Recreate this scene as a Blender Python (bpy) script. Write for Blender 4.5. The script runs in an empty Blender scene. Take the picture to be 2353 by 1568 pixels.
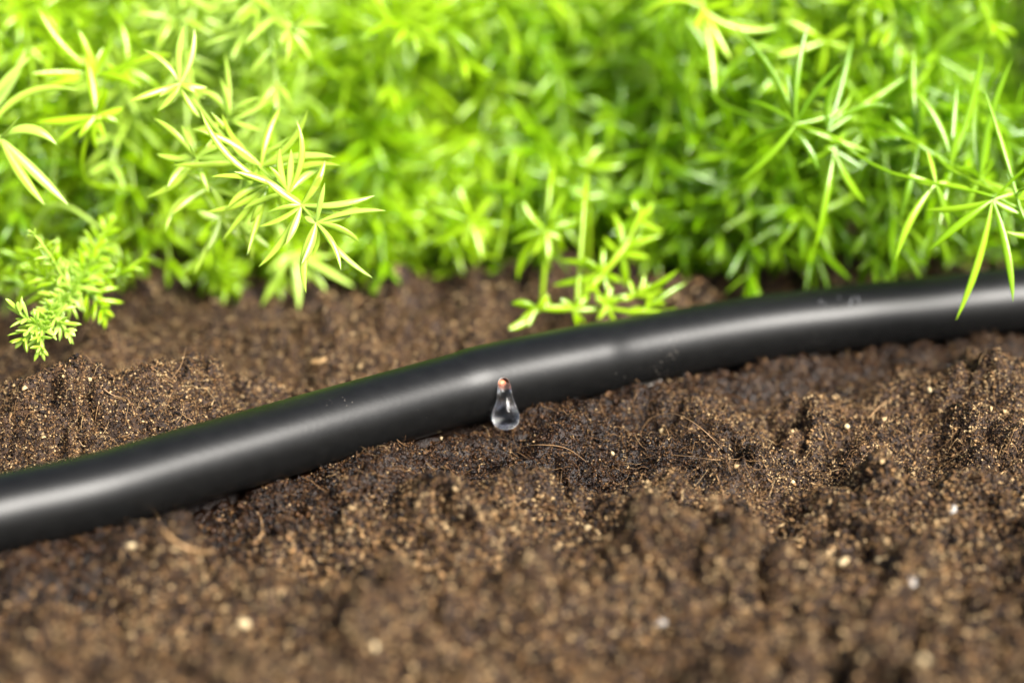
import bpy, math, random
import numpy as np
from mathutils import Vector

# ------------------------------------------------------------------ camera, light
S = 0.001                                   # all modelling numbers are millimetres
scene = bpy.context.scene
COL = scene.collection
PITCH = math.radians(25.0)
CAM = np.array([0.0, -390.0, 202.0])
FOC = 430.0
LENS = 70.0
cam_d = bpy.data.cameras.new("camera")
cam = bpy.data.objects.new("camera", cam_d)
COL.objects.link(cam)
cam.location = CAM * S
cam.rotation_euler = (math.pi/2 - PITCH, 0, 0)
cam_d.lens = LENS
cam_d.sensor_width = 36
cam_d.clip_start = 0.005
cam_d.clip_end = 500
cam_d.dof.use_dof = True
cam_d.dof.focus_distance = 423 * S
cam_d.dof.aperture_fstop = 4.5
cam_d.dof.aperture_blades = 0
scene.camera = cam

SUN_EL, SUN_AZ = 46.0, 42.0                 # veiled sun, over the photographer's right shoulder
SKY = 0.055
world = bpy.data.worlds.new("World")
scene.world = world
world.use_nodes = True
wn = world.node_tree
for n in list(wn.nodes):
    wn.nodes.remove(n)
wo = wn.nodes.new('ShaderNodeOutputWorld')
wb = wn.nodes.new('ShaderNodeBackground')
sky = wn.nodes.new('ShaderNodeTexSky')
sky.sky_type = 'NISHITA'
sky.sun_disc = False
sky.sun_elevation = math.radians(SUN_EL)
sky.sun_rotation = math.radians(180 - SUN_AZ)
sky.dust_density = 3.0
sky.ozone_density = 1.0
wb.inputs[1].default_value = SKY
wn.links.new(sky.outputs[0], wb.inputs[0])
wn.links.new(wb.outputs[0], wo.inputs[0])

sl = bpy.data.lights.new("sun", 'SUN')
so = bpy.data.objects.new("sun", sl)
COL.objects.link(so)
sl.energy = 5.0
sl.angle = math.radians(32)
sl.color = (1.0, 0.965, 0.90)
# vector from the scene to the sun
sd = Vector((math.sin(math.radians(SUN_AZ))*math.cos(math.radians(SUN_EL)),
             -math.cos(math.radians(SUN_AZ))*math.cos(math.radians(SUN_EL)),
             math.sin(math.radians(SUN_EL))))
so.rotation_euler = sd.to_track_quat('Z', 'Y').to_euler()
so.location = sd * 2.0

scene.view_settings.view_transform = 'Standard'
scene.view_settings.look = 'None'
scene.view_settings.exposure = 1.27
scene.view_settings.gamma = 1.0
scene.render.engine = 'CYCLES'
scene.cycles.max_bounces = 10
scene.cycles.transmission_bounces = 8
scene.cycles.transparent_max_bounces = 16

# ------------------------------------------------------------------ helpers
FW = np.array([0, math.cos(PITCH), -math.sin(PITCH)])
UP = np.array([0, math.sin(PITCH), math.cos(PITCH)])
RT = np.array([1.0, 0, 0])
MMPX = 36.0/2352/LENS                       # slope per pixel of the 2352 px wide picture


def ray(px, py):
    return FW + RT*(px-1176)*MMPX - UP*(py-784)*MMPX


def P(px, py, depth):
    """point at a distance along the lens axis"""
    return CAM + ray(px, py)*depth


def G(px, py, z=0.0):
    """point on the plane of height z"""
    d = ray(px, py)
    return CAM + d*((z-CAM[2])/d[2])


def mesh_obj(name, V, F, mat=None, parent=None, smooth=True, uniform=None, tint=None, mats=None, midx=None):
    """V (n,3) in mm; F list of tuples, or int array (m,k)"""
    me = bpy.data.meshes.new(name)
    V = np.asarray(V, dtype=np.float64)*S
    if isinstance(F, np.ndarray):
        m, k = F.shape
        me.vertices.add(len(V))
        me.vertices.foreach_set('co', V.astype(np.float32).ravel())
        me.loops.add(m*k)
        me.loops.foreach_set('vertex_index', F.astype(np.int32).ravel())
        me.polygons.add(m)
        me.polygons.foreach_set('loop_start', np.arange(0, m*k, k, dtype=np.int32))
        me.polygons.foreach_set('loop_total', np.full(m, k, dtype=np.int32))
        if midx is not None:
            me.polygons.foreach_set('material_index', midx.astype(np.int32))
        me.update(calc_edges=True)
    else:
        me.from_pydata([tuple(v) for v in V], [], [tuple(f) for f in F])
        me.update()
    if smooth:
        me.polygons.foreach_set('use_smooth', np.ones(len(me.polygons), dtype=bool))
    if tint is not None:
        a = me.attributes.new('tint', 'FLOAT', 'POINT')
        a.data.foreach_set('value', np.asarray(tint, dtype=np.float32))
    for mm in ([mat] if mats is None else mats):
        if mm is not None:
            me.materials.append(mm)
    o = bpy.data.objects.new(name, me)
    COL.objects.link(o)
    if parent is not None:
        o.parent = parent
    return o


def tag(o, label=None, cat=None, group=None, kind=None):
    if label:
        o['label'] = label
    if cat:
        o['category'] = cat
    if group:
        o['group'] = group
    if kind:
        o['kind'] = kind
    return o


def recentre(o, c):
    """move the object's origin to c (mm) without moving the shape"""
    c = np.asarray(c, float)
    me = o.data
    n = len(me.vertices)
    co = np.empty(n*3, np.float32)
    me.vertices.foreach_get('co', co)
    co = co.reshape(-1, 3) - (c*S).astype(np.float32)
    me.vertices.foreach_set('co', co.ravel())
    me.update()
    o.location = c*S
    return o


def norm(a):
    return a/np.maximum(np.linalg.norm(a, axis=-1, keepdims=True), 1e-9)


def spline(pts, n):
    """Catmull-Rom through pts, n samples, even in arc length"""
    pts = np.asarray(pts, float)
    if len(pts) == 2:
        t = np.linspace(0, 1, n)[:, None]
        return pts[0]*(1-t)+pts[1]*t
    q = np.vstack([2*pts[0]-pts[1], pts, 2*pts[-1]-pts[-2]])
    out = []
    for i in range(1, len(q)-2):
        t = np.linspace(0, 1, 24, endpoint=False)[:, None]
        a, b, c, d = q[i-1], q[i], q[i+1], q[i+2]
        out.append(0.5*((2*b)+(-a+c)*t+(2*a-5*b+4*c-d)*t**2+(-a+3*b-3*c+d)*t**3))
    out.append(pts[-1:])
    out = np.vstack(out)
    L = np.r_[0, np.cumsum(np.linalg.norm(np.diff(out, axis=0), axis=1))]
    s = np.linspace(0, L[-1], n)
    return np.stack([np.interp(s, L, out[:, k]) for k in range(3)], 1)


def tube_arrays(path, rad, m=8, cap=True):
    path = np.asarray(path, float)
    n = len(path)
    rad = np.broadcast_to(np.asarray(rad, float), (n,))
    T = norm(np.gradient(path, axis=0))
    ref = np.array([0.0, 0, 1]) if abs(T[0][2]) < 0.9 else np.array([1.0, 0, 0])
    U = np.empty_like(T)
    u = norm(np.cross(T[0], ref))
    for i in range(n):
        u = norm(u - T[i]*np.dot(u, T[i]))
        U[i] = u
    W = np.cross(T, U)
    a = np.arange(m)*2*math.pi/m
    V = path[:, None, :] + rad[:, None, None]*(np.cos(a)[None, :, None]*U[:, None, :]+np.sin(a)[None, :, None]*W[:, None, :])
    V = V.reshape(-1, 3)
    i, j = np.meshgrid(np.arange(n-1), np.arange(m), indexing='ij')
    j2 = (j+1) % m
    F = np.stack([i*m+j, i*m+j2, (i+1)*m+j2, (i+1)*m+j], -1).reshape(-1, 4)
    return V, F


def merge(parts):
    Vs, Fs, o = [], [], 0
    for V, F in parts:
        Vs.append(V)
        Fs.append(F+o)
        o += len(V)
    return np.vstack(Vs), np.vstack(Fs)


def leaves_arrays(base, tip, width, bend, side, K=7, M=6, thick=0.34, blunt=0.0):
    """many spindle leaves at once: base, tip, bend, side (n,3); width (n,)"""
    base, tip, bend, side = [np.asarray(a, float) for a in (base, tip, bend, side)]
    width = np.asarray(width, float)
    n = len(base)
    t = np.linspace(0, 1, K)
    prof = (0.30+0.70*np.sin(np.clip(t/0.5, 0, 1)*math.pi/2))*np.where(t > 0.55, np.cos((t-0.55)/0.45*math.pi/2)**(0.75-0.35*blunt), 1)
    prof[-1] = 0.03+0.15*blunt
    c = base[:, None, :]*(1-t)[None, :, None]+tip[:, None, :]*t[None, :, None]+bend[:, None, :]*(4*t*(1-t))[None, :, None]
    T = norm(np.gradient(c, axis=1))
    Sd = norm(side[:, None, :]-T*np.sum(side[:, None, :]*T, -1, keepdims=True))
    N = np.cross(T, Sd)
    a = np.arange(M)*2*math.pi/M
    w = 0.5*width[:, None]*prof[None, :]
    V = (c[:, :, None, :] + (w[:, :, None]*np.cos(a)[None, None, :])[..., None]*Sd[:, :, None, :]
         + (thick*w[:, :, None]*(np.sin(a)+0.35*(np.abs(np.sin(a))*(np.sin(a) < 0)*-1))[None, None, :])[..., None]*N[:, :, None, :])
    V = V.reshape(-1, 3)
    i, j = np.meshgrid(np.arange(K-1), np.arange(M), indexing='ij')
    f = np.stack([i*M+j, i*M+(j+1) % M, (i+1)*M+(j+1) % M, (i+1)*M+j], -1).reshape(-1, 4)
    F = (f[None]+(np.arange(n)*K*M)[:, None, None]).reshape(-1, 4)
    return V, F


# noise ---------------------------------------------------------------
_r = np.random.RandomState(7)
PERM = _r.permutation(4096)
GA = _r.rand(4096)*2*math.pi
GX, GY = np.cos(GA), np.sin(GA)
R1, R2_ = _r.rand(4096), _r.rand(4096)
R3 = _r.rand(4096)


def hsh(i, j):
    return PERM[(PERM[i & 4095]+j) & 4095]


def perlin(x, y):
    xi, yi = np.floor(x).astype(np.int64), np.floor(y).astype(np.int64)
    fx, fy = x-xi, y-yi
    u, v = fx*fx*fx*(fx*(fx*6-15)+10), fy*fy*fy*(fy*(fy*6-15)+10)

    def g(a, b):
        h = hsh(xi+a, yi+b)
        return GX[h]*(fx-a)+GY[h]*(fy-b)
    return ((g(0, 0)*(1-u)+g(1, 0)*u)*(1-v)+(g(0, 1)*(1-u)+g(1, 1)*u)*v)*1.5


def domes(x, y):
    """rounded crumbs: highest of randomly sized domes"""
    xi, yi = np.floor(x).astype(np.int64), np.floor(y).astype(np.int64)
    best = np.zeros_like(x)
    for a in (-1, 0, 1):
        for b in (-1, 0, 1):
            h = hsh(xi+a, yi+b)
            cx, cy = xi+a+R1[h], yi+b+R2_[h]
            rr = 0.35+0.65*R3[h]
            d = (x-cx)**2+(y-cy)**2
            best = np.maximum(best, rr*np.clip(1-d/(rr*rr), 0, 1)**0.8)
    return best


# ------------------------------------------------------------------ materials
def new_mat(name):
    m = bpy.data.materials.new(name)
    m.use_nodes = True
    nt = m.node_tree
    b = nt.nodes['Principled BSDF']
    return m, nt, b


def ramp(nt, fac, stops):
    r = nt.nodes.new('ShaderNodeValToRGB')
    e = r.color_ramp.elements
    e[0].position, e[0].color = stops[0][0], (*stops[0][1], 1)
    e[1].position, e[1].color = stops[-1][0], (*stops[-1][1], 1)
    for p, c in stops[1:-1]:
        x = e.new(p)
        x.color = (*c, 1)
    nt.links.new(fac, r.inputs[0])
    return r


def noise(nt, scale, detail=4, rough=0.6, coord='Object'):
    tc = nt.nodes.new('ShaderNodeTexCoord')
    n = nt.nodes.new('ShaderNodeTexNoise')
    n.inputs['Scale'].default_value = scale
    n.inputs['Detail'].default_value = detail
    n.inputs['Roughness'].default_value = rough
    nt.links.new(tc.outputs[coord], n.inputs['Vector'])
    return n


def mat_soil():
    m, nt, b = new_mat('peat_soil')
    at = nt.nodes.new('ShaderNodeAttribute')
    at.attribute_name = 'tint'
    wet_shade = nt.nodes.new('ShaderNodeAttribute')
    wet_shade.attribute_name = 'wet_shade'
    n1 = noise(nt, 900, 5, 0.7)
    mx = nt.nodes.new('ShaderNodeMath')
    mx.operation = 'MULTIPLY_ADD'
    nt.links.new(n1.outputs[0], mx.inputs[0])
    mx.inputs[1].default_value = 0.5
    nt.links.new(at.outputs['Fac'], mx.inputs[2])
    r = ramp(nt, mx.outputs[0], [(0.18, (0.006, 0.003, 0.002)), (0.45, (0.036, 0.016, 0.006)), (0.70, (0.150, 0.072, 0.025)),
                                 (0.92, (0.37, 0.210, 0.082)), (1.25, (0.55, 0.38, 0.19))])
    r.color_ramp.elements[-1].position = 1.0
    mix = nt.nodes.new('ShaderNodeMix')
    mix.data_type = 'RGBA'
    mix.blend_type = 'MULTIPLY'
    nt.links.new(wet_shade.outputs['Fac'], mix.inputs['Factor'])
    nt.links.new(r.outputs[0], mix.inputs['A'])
    mix.inputs['B'].default_value = (0.27, 0.20, 0.15, 1)  # darkens damp soil and the shade painted in with it
    nt.links.new(mix.outputs['Result'], b.inputs['Base Color'])
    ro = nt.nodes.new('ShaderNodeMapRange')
    nt.links.new(wet_shade.outputs['Fac'], ro.inputs[0])
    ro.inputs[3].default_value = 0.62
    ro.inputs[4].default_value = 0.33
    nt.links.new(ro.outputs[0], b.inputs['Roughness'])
    b.inputs['Specular IOR Level'].default_value = 0.45
    bp = nt.nodes.new('ShaderNodeBump')
    bp.inputs['Strength'].default_value = 0.9
    bp.inputs['Distance'].default_value = 0.0003
    n2 = noise(nt, 2600, 4, 0.7)
    nt.links.new(n2.outputs[0], bp.inputs['Height'])
    nt.links.new(bp.outputs[0], b.inputs['Normal'])
    return m


def mat_leaf(name, dark, mid, light, trans, tcol, rough=0.32):
    m, nt, b = new_mat(name)
    oi = nt.nodes.new('ShaderNodeObjectInfo')
    at = nt.nodes.new('ShaderNodeAttribute')
    at.attribute_name = 'tint'
    n1 = noise(nt, 60, 2, 0.5)
    a1 = nt.nodes.new('ShaderNodeMath')
    a1.operation = 'MULTIPLY_ADD'
    nt.links.new(oi.outputs['Random'], a1.inputs[0])
    a1.inputs[1].default_value = 0.22
    nt.links.new(at.outputs['Fac'], a1.inputs[2])
    a2 = nt.nodes.new('ShaderNodeMath')
    a2.operation = 'MULTIPLY_ADD'
    nt.links.new(n1.outputs[0], a2.inputs[0])
    a2.inputs[1].default_value = 0.3
    nt.links.new(a1.outputs[0], a2.inputs[2])
    r = ramp(nt, a2.outputs[0], [(0.15, dark), (0.55, mid), (1.0, light)])
    nt.links.new(r.outputs[0], b.inputs['Base Color'])
    b.inputs['Roughness'].default_value = rough
    b.inputs['Specular IOR Level'].default_value = 0.85
    fib = nt.nodes.new('ShaderNodeBump')
    fib.inputs['Strength'].default_value = 0.25
    fib.inputs['Distance'].default_value = 0.0001
    n3 = noise(nt, 1500, 2, 0.5)
    nt.links.new(n3.outputs[0], fib.inputs['Height'])
    nt.links.new(fib.outputs[0], b.inputs['Normal'])
    tr = nt.nodes.new('ShaderNodeBsdfTranslucent')
    tm = nt.nodes.new('ShaderNodeMix')
    tm.data_type = 'RGBA'
    tm.blend_type = 'MULTIPLY'
    tm.inputs['Factor'].default_value = 1.0
    nt.links.new(r.outputs[0], tm.inputs['A'])
    tm.inputs['B'].default_value = (*tcol, 1)
    nt.links.new(tm.outputs['Result'], tr.inputs['Color'])
    ms = nt.nodes.new('ShaderNodeMixShader')
    ms.inputs[0].default_value = trans
    nt.links.new(b.outputs[0], ms.inputs[1])
    nt.links.new(tr.outputs[0], ms.inputs[2])
    nt.links.new(ms.outputs[0], nt.nodes['Material Output'].inputs[0])
    return m


M_SOIL = mat_soil()
M_LEAF = mat_leaf('fern_leaf', (0.15, 0.31, 0.001), (0.35, 0.57, 0.003), (0.54, 0.76, 0.04), 0.40, (1.35, 1.25, 0.7), 0.22)
M_PALE = mat_leaf('pale_fern_leaf', (0.42, 0.58, 0.03), (0.52, 0.72, 0.09), (0.62, 0.81, 0.20), 0.40, (1.1, 1.1, 0.9), 0.28)
M_GRN = mat_leaf('green_fern_leaf', (0.10, 0.25, 0.001), (0.25, 0.48, 0.002), (0.44, 0.68, 0.03), 0.40, (1.35, 1.25, 0.7), 0.22)


def mat_hose():
    m, nt, b = new_mat('black_polyethylene')
    n = noise(nt, 350, 4, 0.6)
    r = ramp(nt, n.outputs[0], [(0.3, (0.004, 0.004, 0.004)), (0.8, (0.007, 0.007, 0.007))])
    sp = noise(nt, 1500, 3, 0.6)
    pa = noise(nt, 45, 3, 0.6)
    mu = nt.nodes.new('ShaderNodeMath')
    mu.operation = 'MULTIPLY'
    nt.links.new(sp.outputs[0], mu.inputs[0])
    nt.links.new(pa.outputs[0], mu.inputs[1])
    dm = nt.nodes.new('ShaderNodeMapRange')
    dm.inputs[1].default_value = 0.395
    dm.inputs[2].default_value = 0.50
    nt.links.new(mu.outputs[0], dm.inputs[0])
    dmix = nt.nodes.new('ShaderNodeMix')
    dmix.data_type = 'RGBA'
    nt.links.new(dm.outputs[0], dmix.inputs['Factor'])
    nt.links.new(r.outputs[0], dmix.inputs['A'])
    dmix.inputs['B'].default_value = (0.16, 0.14, 0.12, 1)
    nt.links.new(dmix.outputs['Result'], b.inputs['Base Color'])
    n2 = noise(nt, 60, 5, 0.65)
    rr = nt.nodes.new('ShaderNodeMapRange')
    rr.inputs[3].default_value = 0.34
    rr.inputs[4].default_value = 0.41
    nt.links.new(n2.outputs[0], rr.inputs[0])
    nt.links.new(rr.outputs[0], b.inputs['Roughness'])
    b.inputs['Specular IOR Level'].default_value = 0.30
    bp = nt.nodes.new('ShaderNodeBump')
    bp.inputs['Strength'].default_value = 0.12
    bp.inputs['Distance'].default_value = 0.0002
    n3 = noise(nt, 700, 4, 0.7)
    nt.links.new(n3.outputs[0], bp.inputs['Height'])
    nt.links.new(bp.outputs[0], b.inputs['Normal'])
    return m


def simple(name, col, rough=0.5, spec=0.5, nscale=None, col2=None, sss=0):
    m, nt, b = new_mat(name)
    b.inputs['Base Color'].default_value = (*col, 1)
    b.inputs['Roughness'].default_value = rough
    b.inputs['Specular IOR Level'].default_value = spec
    if nscale:
        n = noise(nt, nscale, 4, 0.6)
        r = ramp(nt, n.outputs[0], [(0.35, col), (0.7, col2 or col)])
        nt.links.new(r.outputs[0], b.inputs['Base Color'])
    return m


M_HOSE = mat_hose()
M_SEED = simple('pale_seed', (0.42, 0.30, 0.15), 0.42, 0.5, 900, (0.58, 0.46, 0.27))
M_GRIT = simple('grey_wood_chip', (0.27, 0.24, 0.21), 0.6, 0.4, 900, (0.42, 0.38, 0.34))
M_ROOT = simple('dry_root', (0.36, 0.20, 0.085), 0.5, 0.5, 1200, (0.52, 0.34, 0.16))
M_HAIR = simple('thin_root_hair', (0.42, 0.25, 0.12), 0.4, 0.6)
M_BALL = simple('orange_membrane', (0.62, 0.17, 0.08), 0.25, 0.5, 700, (0.70, 0.26, 0.15))
M_LINE = simple('hole_wall', (0.10, 0.07, 0.055), 0.35, 0.5)
M_SCR = simple('scuffed_plastic', (0.16, 0.16, 0.17), 0.5, 0.4)
mw, nt, b = new_mat('water')
b.inputs['Base Color'].default_value = (1, 1, 1, 1)
b.inputs['Roughness'].default_value = 0.0
b.inputs['IOR'].default_value = 1.36
b.inputs['Transmission Weight'].default_value = 1.0
b.inputs['Sheen Weight'].default_value = 1.0
b.inputs['Sheen Roughness'].default_value = 0.25
M_WATER = mw
# a clear film: straight through where seen face on, bending the light towards the rim
tb = nt.nodes.new('ShaderNodeBsdfTransparent')
lw = nt.nodes.new('ShaderNodeLayerWeight')
lw.inputs['Blend'].default_value = 0.35
lm = nt.nodes.new('ShaderNodeMapRange')
lm.inputs[1].default_value = 0.10
lm.inputs[2].default_value = 0.75
lm.inputs[3].default_value = 0.36
lm.inputs[4].default_value = 1.0
nt.links.new(lw.outputs['Facing'], lm.inputs[0])
mxs = nt.nodes.new('ShaderNodeMixShader')
nt.links.new(lm.outputs[0], mxs.inputs[0])
nt.links.new(tb.outputs[0], mxs.inputs[1])
nt.links.new(b.outputs[0], mxs.inputs[2])
nt.links.new(mxs.outputs[0], nt.nodes['Material Output'].inputs[0])

# ------------------------------------------------------------------ drip hose
R0 = 8.0
top_edge = [(-420, 1165), (-200, 1130), (0, 1085), (200, 1042), (400, 986), (600, 931), (800, 876), (1000, 822), (1150, 787),
            (1300, 757), (1500, 718), (1700, 684), (1900, 659), (2100, 638), (2352, 612), (2600, 596), (2900, 585)]
hz = 7.6
ctr = []
for i, (x, y) in enumerate(top_edge):
    a = top_edge[max(i-1, 0)]
    c = top_edge[min(i+1, len(top_edge)-1)]
    tx, ty = c[0]-a[0], c[1]-a[1]
    L = math.hypot(tx, ty)
    nx, ny = -ty/L, tx/L
    z = hz + (1.2 if x > 1900 else 0)*min(1, (x-1900)/600)
    px, py = x, y
    for _it in range(6):
        q = G(px, py, z)
        dep = np.dot(q-CAM, FW)
        rp = R0/dep/MMPX
        px, py = x+nx*rp, y+ny*rp
    ctr.append(G(px, py, z))
ctr = np.array(ctr)
HP = spline(ctr, 420)
HT = norm(np.gradient(HP, axis=0))


def proj(p):
    d = p-CAM
    dep = d @ FW
    return 1176+(d @ RT)/dep/MMPX, 784-(d @ UP)/dep/MMPX, dep


hx, hy, hd = proj(HP)
bul = 1/(1+np.exp(-(hx-1075)/12))*1/(1+np.exp((hx-1392)/16))
lip = np.exp(-((hx-1085)/34)**2)*0.06+np.exp(-((hx-1378)/24)**2)*0.10
wob = perlin(np.arange(420)/23.0, np.zeros(420))*0.06
HR = R0+0.48*bul+lip+wob
hose_root = bpy.data.objects.new('drip_hose', None)
COL.objects.link(hose_root)
tag(hose_root, 'black plastic drip irrigation hose lying across the soil in front of the ferns', 'hose')
hc = HP[int(np.argmin(np.abs(hx-1157)))]
hose_root.location = (hc[0]*S, hc[1]*S, (hc[2]-8)*S)
V, F = tube_arrays(HP, HR, 96)
n = len(HP)
faces = [tuple(f) for f in F]
faces.append(tuple(range(95, -1, -1)))
faces.append(tuple((n-1)*96+k for k in range(96)))
hose = mesh_obj('tube', V, faces, M_HOSE)


def hose_hit(px, py):
    """where the line of sight first meets the hose"""
    d = ray(px, py)
    t = np.linspace(330, 520, 3801)
    pts = CAM+d[None]*t[:, None]
    dist = np.linalg.norm(pts[:, None, :]-HP[None, ::3, :], axis=2)
    j = np.argmin(dist, axis=1)
    dd = dist[np.arange(len(t)), j]
    k = np.argmax(dd < HR[::3][j])
    p = pts[k]
    c = HP[::3][j[k]]
    tt = HT[::3][j[k]]
    nn = p-c
    nn = norm(nn-tt*np.dot(nn, tt))
    return p, nn, c


hole_p, hole_n, _ = hose_hit(1157, 882)
# cut the outlet hole
cutV, cutF = tube_arrays(np.array([hole_p-hole_n*2.4, hole_p-hole_n*0.5, hole_p+hole_n*1.5]), 1.52, 40)
cf = [tuple(f) for f in cutF]
cf.append(tuple(range(39, -1, -1)))
cf.append(tuple(80+k for k in range(40)))
cut = mesh_obj('cutter', cutV, cf)
md = hose.modifiers.new('hole', 'BOOLEAN')
md.operation = 'DIFFERENCE'
md.object = cut
md.solver = 'EXACT'
dg = bpy.context.evaluated_depsgraph_get()
newme = bpy.data.meshes.new_from_object(hose.evaluated_get(dg))
hose.modifiers.clear()
hose.data = newme
newme.name = 'tube'
bpy.data.objects.remove(cut)
newme.polygons.foreach_set('use_smooth', np.ones(len(newme.polygons), dtype=bool))
newme.set_sharp_from_angle(angle=math.radians(35))
if not newme.materials:
    newme.materials.append(M_HOSE)


def under(o, root):
    o.parent = root
    o.matrix_parent_inverse = root.matrix_basis.inverted()


def keep(o, root):
    """parent o without moving it; parts are stored in the root's own frame"""
    loc = Vector(root.location)
    for v in ([] if o.data is None else [0]):
        me = o.data
        k = len(me.vertices)
        co = np.empty(k*3, np.float32)
        me.vertices.foreach_get('co', co)
        co = (co.reshape(-1, 3)-np.array(loc, np.float32)).ravel()
        me.vertices.foreach_set('co', co)
        me.update()
    o.parent = root
    return o


keep(hose, hose_root)
# lining of the outlet and the orange membrane in it
lv, lf = [], []
path = np.array([hole_p-hole_n*2.3, hole_p-hole_n*1.2, hole_p+hole_n*0.02])
V1, F1 = tube_arrays(path, 1.49, 40)
V2, F2 = tube_arrays(path[::-1], 1.36, 40)
V3, F3 = tube_arrays(np.array([hole_p+hole_n*0.02, hole_p+hole_n*0.06]), [1.49, 1.37], 40)
V, F = merge([(V1, F1), (V2, F2), (V3, F3)])
keep(mesh_obj('outlet_rim', V, F, M_LINE), hose_root)


def sphere_arrays(c, r, nu=24, nv=16, sc=(1, 1, 1), jit=0.0, seed=0, rot=None):
    rs = np.random.RandomState(seed)
    u = np.arange(nu)*2*math.pi/nu
    v = np.linspace(0.06, math.pi-0.06, nv)
    uu, vv = np.meshgrid(u, v)
    p = np.stack([np.sin(vv)*np.cos(uu), np.sin(vv)*np.sin(uu), np.cos(vv)], -1).reshape(-1, 3)
    if jit:
        ph = rs.rand(3)*6
        k = 1+jit*np.sin(3*p[:, 0]+ph[0])*np.cos(4*p[:, 1]+ph[1])+jit*0.6*np.sin(6*p[:, 2]+ph[2])
        p = p*k[:, None]
    p = p*np.asarray(sc)*r
    if rot is not None:
        from mathutils import Euler
        p = p @ np.array(Euler(rot).to_matrix()).T
    i, j = np.meshgrid(np.arange(nv-1), np.arange(nu), indexing='ij')
    F = np.stack([i*nu+j, (i+1)*nu+j, (i+1)*nu+(j+1) % nu, i*nu+(j+1) % nu], -1).reshape(-1, 4)
    F = [tuple(f) for f in F]
    F.append(tuple(range(nu)))
    F.append(tuple((nv-1)*nu+k for k in range(nu-1, -1, -1)))
    return p+np.asarray(c), F


hr_ = norm(np.cross(hole_n, np.array([0, 0, 1.0])))
V, F = sphere_arrays(hole_p-hole_n*0.75-np.array([0.22, 0, 0.05]), 1.06, 32, 24)
keep(mesh_obj('outlet_membrane', V, F, M_BALL), hose_root)
# scuff marks on the right of the hose
rs = np.random.RandomState(3)
for (x, y, l, w, ax) in [(1873, 690, 16, .28, .25), (1884, 693, 12, .22, -.4), (1955, 690, 26, .42, -.25), (1972, 688, 22, .3, .35), (1928, 684, 10, .2, 0), (1893, 697, 9, .2, .6)]:
    pts, base, nrm = [], [], []
    for k in range(7):
        t = k/6-0.5
        p, nn, c = hose_hit(x+ax*l*t+rs.randn()*0.8, y+l*t)
        pts.append(p+nn*0.01)
        nrm.append(nn)
    pts = np.array(pts)
    nrm = np.array(nrm)
    T = norm(np.gradient(pts, axis=0))
    Sd = np.cross(T, nrm)
    wv = w*np.sin(np.linspace(0.15, math.pi-0.15, 7))[:, None]*(0.7+0.6*rs.rand(7, 1))
    V = np.vstack([pts+Sd*wv*0.5, pts+nrm*0.05, pts-Sd*wv*0.5])
    F = [(i+o, i+1+o, i+8+o, i+7+o) for o in (0, 7) for i in range(6)]
    keep(mesh_obj('scuff_mark', V, F, M_SCR), hose_root)

# ------------------------------------------------------------------ water drop
prof = [(0.0, 1.48), (1.1, 1.50), (2.2, 1.64), (3.4, 1.98), (4.6, 2.38), (5.8, 2.75), (6.9, 2.92), (7.9, 2.88), (8.8, 2.60), (9.5, 2.10), (10.05, 1.42), (10.35, 0.75), (10.45, 0.0)]
pz = np.array([p[0] for p in prof])
pr = np.array([p[1] for p in prof])
tt = np.linspace(0, 1, 60)
tq = np.sin(tt*math.pi/2)**0.9*10.45
prs = np.interp(tq, pz, pr)
for _ in range(25):
    prs[1:-1] = (prs[:-2]+2*prs[1:-1]+prs[2:])/4
fwd = np.array([0.10, -0.995, 0])
# the axis swings out in front of the hose and then hangs straight down
off = 0.75+3.25*(1-np.exp(-tq/1.8))
axis = hole_p[None]+fwd[None]*off[:, None]-np.array([0, 0, 1.0])[None]*(tq[:, None]+0.1)*0.83
m = 64
a = np.arange(m)*2*math.pi/m
sidev = norm(np.cross(fwd, np.array([0, 0, 1.0])))
prs = prs*(1+0.07*np.sin(np.linspace(0, math.pi, len(prs))))
V = axis[:, None, :]+prs[:, None, None]*(np.cos(a)[None, :, None]*sidev+np.sin(a)[None, :, None]*fwd)
nn_ = len(tq)-1
V = V[:nn_].reshape(-1, 3)
V = np.vstack([V, axis[-1:]])
F = [(i*m+j, i*m+(j+1) % m, (i+1)*m+(j+1) % m, (i+1)*m+j) for i in range(nn_-1) for j in range(m)]
F += [((nn_-1)*m+j, (nn_-1)*m+(j+1) % m, nn_*m) for j in range(m)]
# rounded cap that sits in the outlet
capr = []
for k in range(1, 7):
    th = k/7*math.pi/2
    c = axis[0]+np.array([0, 0, 1.0])*math.sin(th)*0.45-fwd*math.sin(th)*0.1
    capr.append(c+prs[0]*math.cos(th)*(np.cos(a)[:, None]*sidev+np.sin(a)[:, None]*fwd))
o0 = len(V)
V = np.vstack([V]+capr+[axis[0][None]+np.array([[0, 0, 1.0]])*0.45-fwd[None]*0.1])
prev = 0
for k in range(6):
    cur = o0+k*m
    F += [(prev+j, cur+j, cur+(j+1) % m, prev+(j+1) % m) for j in range(m)]
    prev = cur
F += [(prev+j, len(V)-1, prev+(j+1) % m) for j in range(m)]
import bmesh
nv0 = len(V)
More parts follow.
